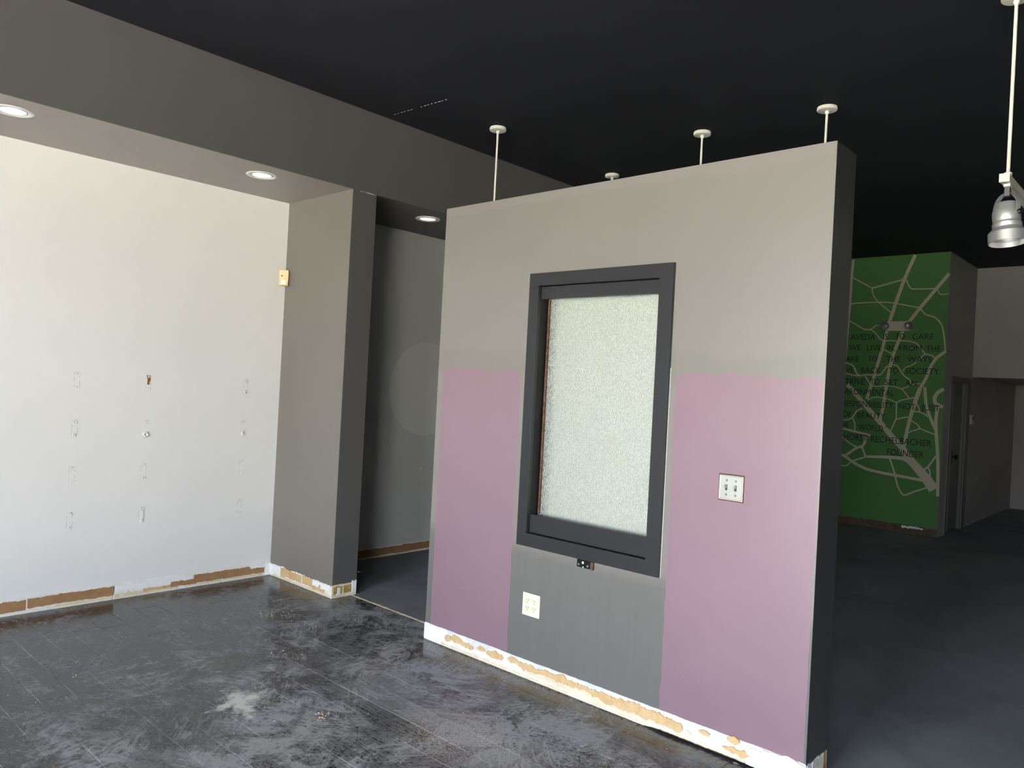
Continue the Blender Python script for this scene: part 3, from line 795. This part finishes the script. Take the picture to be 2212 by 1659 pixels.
track_fixture('cream rod pair standing up behind the middle and end of partition', (4.763, 2.85), (4.763, 1.75), [(4.755, 2.714), (4.772, 1.862)])

# silver spotlight hanging from the right-hand track
LX, LY = 3.912, .718
lamp = empty('spotlight', (LX, LY, ZT-.016))
tag(lamp, 'brushed aluminium stepped can spotlight hanging from the cream track', 'spotlight')
def mk_alu():
    t = NT('brushed_aluminium'); t.set(srgb(226, 226, 227), .42, .75)
    t.bump(t.noise(1, 3, .6, t.map((40, 40, 900))), .12, .001); return t.m
m_alu = mk_alu(); m_alud = flat('aluminium_dark', srgb(110, 108, 112), .35, .8)
bm = bmesh.new(); bm_box(bm, (-.014, -.011, -.054), (.014, .011, -.012)); done('adapter_stem', bm, m_alud, lamp, bevel=.002)
bm = bmesh.new(); bm_box(bm, (-.022, -.013, -.014), (.022, .013, -.001)); done('track_adapter', bm, m_cream, lamp, bevel=.002)
# yoke: arched strap facing the camera, in the plane across the sight line
ang = math.radians(-124.6); across = Vector((math.cos(ang), math.sin(ang), 0)); deep = Vector((0, 0, 1)).cross(across)
bm = bmesh.new(); R0 = .0575; path = [(-R0, -.140), (-R0, -.105)] + [(-R0*math.cos(a), -.098+R0*math.sin(a)) for a in [math.pi*k/16 for k in range(17)]] + [(R0, -.105), (R0, -.140)]
rows = []
for i, (s, z) in enumerate(path):
    j0, j1 = max(0, i-1), min(len(path)-1, i+1)
    tx, tz = path[j1][0]-path[j0][0], path[j1][1]-path[j0][1]; L = math.hypot(tx, tz); nx, nz = -tz/L, tx/L
    row = []
    for dd, th in ((-.011, 0), (.011, 0), (.011, .0025), (-.011, .0025)):
        row.append(bm.verts.new(across*(s+nx*th*1.0)+deep*dd+Vector((0, 0, z+nz*th))))
    rows.append(row)
for a, b in zip(rows, rows[1:]):
    for k in range(4): bm.faces.new((a[k], a[(k+1) % 4], b[(k+1) % 4], b[k]))
bm.faces.new(rows[0]); bm.faces.new(rows[-1][::-1])
autosmooth(done('yoke', bm, m_alu, lamp))
tilt = Matrix.Translation(Vector((0, 0, -.135))) @ Matrix.Rotation(math.radians(-7), 4, deep)
can = bmesh.new()
lathe(can, [(.001, .052), (.042, .052), (.045, .049), (.052, .016), (.054, .012), (.054, -.026), (.052, -.030), (.052, -.033), (.057, -.041), (.057, -.055), (.055, -.059), (.072, -.078), (.075, -.083), (.075, -.126), (.072, -.126), (.071, -.090), (.05, -.07)], 48, tilt, True, True)
co = autosmooth(done('can', can, m_alu, lamp), 28)
lf = bmesh.new(); lathe(lf, [(.070, -.104), (.05, -.098), (.001, -.096)], 40, tilt, False, True); autosmooth(done('reflector', lf, m_chrome, lamp))
kb = bmesh.new(); K = Matrix.Translation(across*(R0+.012)+Vector((0, 0, -.132))) @ Vector((0, 0, 1)).rotation_difference(across).to_matrix().to_4x4()
lathe(kb, [(.005, -.014), (.005, -.006), (.011, -.005), (.012, .003), (.009, .008)], 18, K); autosmooth(done('tilt_knob', kb, flat('knob_black', srgb(24, 24, 26), .25), lamp))

# ------------------------------------------------------------------ green wall: branches, lettering, emergency light
gfr = frame3((XG, 0, 0), (0, 1, 0), (0, 0, 1), (-1, 0, 0))
def GA(x, y): return at(1790+x/5.53, 540+y/5.53, 0, XG)
def GB(x, y): return at(1790+x/4.88, 840+y/4.88, 0, XG)
def GC(x, y): return at(1760+x/6.38, 640+y/6.38, 0, XG)
MPX = 10.36/FPX*1.13    # metres per photo pixel on that wall, roughly
br_i = [0]
def branch(f, sc, pts, w):
    """smooth painted ribbon through photo-traced points, width in traced units (constant or per end)"""
    P = [f(*p) for p in pts]; P = [(p.y, p.z) for p in P]
    if len(P) > 2:   # Catmull-Rom
        Q = []
        for i in range(len(P)-1):
            p0, p1, p2, p3 = P[max(0, i-1)], P[i], P[i+1], P[min(len(P)-1, i+2)]
            for k in range(5):
                t = k/5
                t2, t3 = t*t, t**3; K = .26
                Q.append(tuple((2*t3-3*t2+1)*b+(t3-2*t2+t)*K*(c-a)+(3*t2-2*t3)*c+(t3-t2)*K*(d-b) for a, b, c, d in zip(p0, p1, p2, p3)))
        P = Q+[P[-1]]
    ws = w if isinstance(w, (tuple, list)) else (w, w)
    n = len(P); bm = bmesh.new(); h = .0012+.00008*(br_i[0] % 24); br_i[0] += 1
    prev = None
    for i, (y, z) in enumerate(P):
        a, b = P[max(0, i-1)], P[min(n-1, i+1)]; dy, dz = b[0]-a[0], b[1]-a[1]; L = math.hypot(dy, dz) or 1
        ny, nz = -dz/L, dy/L; hw = (ws[0]+(ws[-1]-ws[0])*i/(n-1))/sc*MPX/2
        vs = [bm.verts.new(gfr(y+ny*hw, z+nz*hw, .0002)), bm.verts.new(gfr(y+ny*hw, z+nz*hw, h)), bm.verts.new(gfr(y-ny*hw, z-nz*hw, h)), bm.verts.new(gfr(y-ny*hw, z-nz*hw, .0002))]
        if prev:
            for k in range(3): bm.faces.new((prev[k], prev[k+1], vs[k+1], vs[k]))
        prev = vs
    done('painted_branch', bm, m_branch, wg)
A = lambda pts, w: branch(GA, 5.53, pts, w)
B = lambda pts, w: branch(GB, 4.88, pts, w)
Cc = lambda pts, w: branch(GC, 6.38, pts, w)
A([(295, 115), (275, 330), (255, 640), (235, 850), (215, 1100), (195, 1340), (186, 1520)], 25)
A([(1036, 60), (905, 350), (800, 640), (715, 900)], 31)
A([(715, 900), (650, 1150), (590, 1350), (530, 1550), (455, 1780)], 29)
A([(1442, 280), (1290, 460), (1095, 690), (930, 900)], 31)
A([(905, 930), (790, 1200), (740, 1370), (700, 1560), (650, 1880), (615, 2040)], 29)
A([(245, 325), (295, 335), (520, 457)], 11); A([(520, 457), (905, 350)], 15); A([(925, 350), (990, 463), (1280, 460)], 12)
A([(1305, 480), (1330, 530), (1430, 525)], 10); A([(520, 457), (530, 530), (590, 620), (750, 750)], 10)
A([(230, 660), (270, 650), (310, 637), (540, 625), (700, 625), (815, 640), (1080, 690)], 12)
A([(1100, 705), (1160, 770), (1260, 800), (1320, 850), (1360, 920), (1385, 1080), (1395, 1205)], 12)
A([(250, 845), (420, 945), (500, 950), (560, 910), (655, 890)], 11); A([(500, 950), (560, 990), (610, 1060), (660, 1090)], 9)
A([(670, 1090), (740, 1082), (815, 1092)], 10)
A([(840, 1082), (960, 1090), (1040, 1110), (1080, 1150), (1115, 1200), (1155, 1240), (1230, 1260), (1275, 1295)], 11)
A([(1400, 1210), (1290, 1290), (1215, 1400), (1165, 1530), (1090, 1659)], 26)
A([(640, 1220), (660, 1190), (755, 1240)], 12); A([(1155, 1240), (1100, 1290), (1040, 1345), (990, 1380), (930, 1400), (880, 1450)], 9)
A([(760, 1370), (820, 1385), (870, 1460), (910, 1510), (970, 1550), (985, 1600)], 11); A([(725, 1375), (690, 1400), (640, 1465), (600, 1495), (430, 1490), (385, 1505)], 13)
A([(205, 1345), (290, 1380), (340, 1480), (385, 1505)], 13); A([(205, 1475), (290, 1495), (385, 1505)], 11)
Cc([(690, 1090), (770, 1220), (860, 1245), (970, 1230), (1100, 1245), (1200, 1275), (1300, 1235)], 11); Cc([(1200, 1275), (1260, 1350), (1300, 1400)], 11); Cc([(1340, 1220), (1400, 1205), (1460, 1205)], 10)
Cc([(730, 1430), (790, 1400), (850, 1390), (930, 1400), (1010, 1415), (1130, 1465)], 11); Cc([(1130, 1465), (1200, 1430), (1310, 1410), (1400, 1390)], 13)
B([(962, 0), (915, 130), (870, 270), (825, 450), (790, 640)], (34, 24)); B([(1012, -20), (1030, 180), (1070, 300), (1135, 450)], (24, 22))
B([(1150, 190), (1130, 330), (1135, 480), (1150, 720), (1152, 900), (1148, 1135)], (26, 22))
B([(1215, 0), (1150, 40), (1115, 100), (1130, 155), (1205, 195)], 28)
B([(195, -45), (265, 30), (400, 190), (550, 360), (640, 470), (790, 640)], (34, 44)); B([(780, 630), (850, 740), (1000, 910), (1112, 1062)], (50, 84))
B([(715, 140), (712, 310), (700, 340), (650, 450)], 10); B([(705, 325), (780, 305), (850, 297)], 10); B([(930, 160), (950, 200), (960, 245)], 9)
B([(890, 237), (960, 245), (1010, 265), (1050, 295)], 11); B([(865, 330), (940, 380), (965, 420), (1040, 450), (1120, 482)], 9); B([(825, 470), (890, 440), (965, 420)], 9)
B([(360, 205), (300, 230), (250, 300), (205, 325), (140, 325)], 11); B([(250, 300), (275, 360), (275, 440)], 10); B([(135, 413), (280, 450), (440, 490)], 17)
B([(385, 500), (380, 570), (350, 605), (290, 625), (180, 700)], 20); B([(130, 500), (220, 570), (300, 615)], 10); B([(350, 610), (390, 715)], 15)
B([(390, 712), (640, 720), (790, 735), (850, 770)], (18, 40)); B([(115, 690), (165, 705), (260, 775), (400, 845), (560, 885), (700, 910), (990, 965)], 23)
B([(115, 800), (180, 812), (210, 790), (235, 770)], 10); B([(255, 758), (390, 718)], 13)
B([(640, 725), (690, 870), (720, 1000), (760, 1090), (800, 1120), (900, 1085), (1040, 1040)], 13); B([(985, 865), (1050, 820), (1130, 710)], 13); B([(1045, 825), (1070, 880), (1065, 950)], 11)

def word(txt, f, x0, y0, x1, y1, cap, prefix=''):
    """letters set on the wall between two traced baseline points, cap height in traced units"""
    a, b = f(x0, y0), f(x1, y1); t = f((x0+x1)/2, (y0+y1)/2-cap); bz = (a.z+b.z)/2; ch = t.z-bz
    def make(s, ya, yb, right=False):
        cu = bpy.data.curves.new('lettering', 'FONT'); cu.body = s; cu.size = 1; cu.extrude = 0
        o = bpy.data.objects.new('lettering', cu); C.objects.link(o)
        bpy.context.view_layer.update()
        bb = [v[:] for v in o.bound_box]; w0, w1 = min(v[0] for v in bb), max(v[0] for v in bb)
        cu2 = cu.copy(); cu2.body = 'H'; o.data = cu2; bpy.context.view_layer.update(); hh = max(v[1] for v in o.bound_box); o.data = cu
        bpy.data.curves.remove(cu2)
        me = o.to_mesh(); me2 = me.copy() if False else bpy.data.meshes.new_from_object(o)
        bpy.data.objects.remove(o)
        sy = ch/hh; sxx = (ya-yb)/(w1-w0) if yb is not None else sy*.8
        for v in me2.vertices:
            X, Y = v.co.x-w0, v.co.y
            v.co = gfr(ya-X*sxx, bz+Y*sy, .0045)
        me2.name = 'lettering'; me2.materials.clear()
        link('lettering', me2, m_letter, wg)
        return sxx, w1-w0
    sxx, _ = make(txt, a.y, b.y)
    if prefix:
        n = len(prefix); wid = abs(a.y-b.y)/len(txt)*n
        make(prefix, a.y+wid+.02, a.y+.02)
LET = [('AVEDA', GA, 265, 1074, 555, 1074, 68), ('IS', GA, 655, 1068, 707, 1068, 66), ('TO', GA, 795, 1064, 912, 1062, 64), ('CARE', GA, 1000, 1066, 1255, 1068, 68),
       ('WE', GA, 248, 1199, 378, 1200, 66), ('LIVE', GA, 458, 1201, 635, 1202, 66), ('IN,', GA, 700, 1203, 792, 1203, 66), ('FROM', GA, 845, 1204, 1110, 1206, 66), ('THE', GA, 1165, 1213, 1340, 1215, 68),
       ('AKE', GA, 205, 1334, 358, 1335, 66, 'M'), ('TO', GA, 470, 1332, 580, 1333, 64), ('THE', GA, 690, 1335, 855, 1337, 66), ('WAYS', GA, 940, 1337, 1230, 1339, 66),
       ('VE', GA, 205, 1465, 300, 1466, 64, 'GI'), ('BACK', GA, 388, 1468, 625, 1470, 66), ('TO', GA, 718, 1472, 832, 1474, 66), ('SOCIETY.', GA, 918, 1480, 1340, 1486, 68),
       ('TRIVE', GA, 192, 1606, 430, 1608, 70, 'S'), ('TO', GA, 497, 1608, 608, 1608, 66), ('SET', GA, 675, 1616, 825, 1618, 68), ('AN', GA, 915, 1622, 1050, 1624, 64),
       ('VIRONMENTAL', GB, 150, 55, 690, 76, 62, 'EN'), ('RESPONSIBILITY,', GB, 146, 180, 695, 205, 60), ('NOT', GB, 740, 215, 912, 218, 62), ('JUST', GB, 975, 228, 1172, 232, 60),
       ('OF', GB, 145, 296, 240, 298, 60), ('BEAUTY,', GB, 302, 306, 612, 318, 58), ('HE', GB, 140, 405, 210, 407, 54, 'T'), ('WORLD.\u201d', GB, 318, 438, 620, 446, 62),
       ('HORST', GB, 162, 535, 405, 548, 64), ('RECHELBACHER', GB, 445, 565, 1085, 600, 64), ('FOUNDER', GB, 615, 708, 1002, 718, 66)]
for L in LET: word(*L[:7], *(L[7:]))

# twin-head emergency light
e0 = at(1790+715/5.53, 540+860/5.53, 0, XG); e1 = at(1790+990/5.53, 540+970/5.53, 0, XG)
ey, ez = (e0.y+e1.y)/2, (e0.z+e1.z)/2
em = empty('emergency_light', (XG, ey, ez)); tag(em, 'beige twin head emergency light on the green wall', 'emergency light')
m_beige = flat('plastic_beige', srgb(196, 186, 170), .45); m_lensd = flat('lamp_glass_dark', srgb(150, 150, 150), .16, .35)
efr = frame3((0, 0, 0), (0, -1, 0), (0, 0, 1), (-1, 0, 0))
fbox('case', efr, -.125, .135, -.060, .060, 0, .075, m_beige, em, .006)
for s in (-.138, .118):
    bm = bmesh.new()
    K = Matrix.Translation(Vector((-.10, -s, 0))) @ Vector((0, 0, 1)).rotation_difference(Vector((-.85, -.45 if s > 0 else .15, -.15)).normalized()).to_matrix().to_4x4()
    lathe(bm, [(.012, -.05), (.03, -.042), (.043, -.014), (.047, .014), (.047, .022)], 28, K, True, False)
    hd_ = autosmooth(done('lamp_head', bm, flat('head_grey', srgb(150, 148, 145), .35), em))
    bm = bmesh.new(); lathe(bm, [(.046, .021), (.04, .031), (.024, .040), (.001, .043)], 28, K, False, True)
    autosmooth(done('lens', bm, m_lensd, hd_))

# ------------------------------------------------------------------ doorway in the return wall
dr = struct(empty('door_1', (D0, YG, 0)))
m_doorw = paint('door_enamel', srgb(104, 102, 99), .45, .4, .02)
def dbx(name, lo, hi, mat, parent=None, bevel=0): o = Vector((D0, YG, 0)); return box(name, Vector(lo)-o, Vector(hi)-o, mat, parent or dr, bevel)
dbx('casing', (D0-.07, YG-.02, 0), (D0, YG, DZ+.07), m_doorw); dbx('casing', (D1, YG-.02, 0), (D1+.16, YG, DZ+.07), m_doorw); dbx('head_casing', (D0, YG-.02, DZ), (D1, YG, DZ+.07), m_doorw)
dbx('jamb', (D1-.02, YG, 0), (D1, YG+.12, DZ), m_doorw); dbx('jamb', (D0, YG, 0), (D0+.02, YG+.12, DZ), m_doorw)
leaf = dbx('leaf', (10.56, YG+.03, .01), (D1-.03, YG+.07, DZ-.01), m_doorw)
bm = bmesh.new(); lathe(bm, [(.012, 0), (.012, .03), (.028, .035), (.030, .055), (.022, .065)], 18, Matrix.Translation((10.62-D0, .03, .92)) @ Matrix.Rotation(math.radians(90), 4, 'X'))
autosmooth(done('knob', bm, m_blackmetal, leaf))
dbx('latch_plate', (10.60, YG+.026, .84), (10.64, YG+.031, 1.0), m_blackmetal, leaf)
# thermostat beyond the doorway
th = empty('thermostat', (11.335, YG-.001, 1.38)); tag(th, 'small beige thermostat beside the dark doorway at the far end', 'thermostat')
tfr = frame3((0, 0, 0), (1, 0, 0), (0, 0, 1), (0, -1, 0))
fbox('case', tfr, -.06, .06, -.06, .06, 0, .03, m_beige, th, .004); fbox('dial_window', tfr, -.035, .035, .005, .035, .03, .032, m_slot, th)
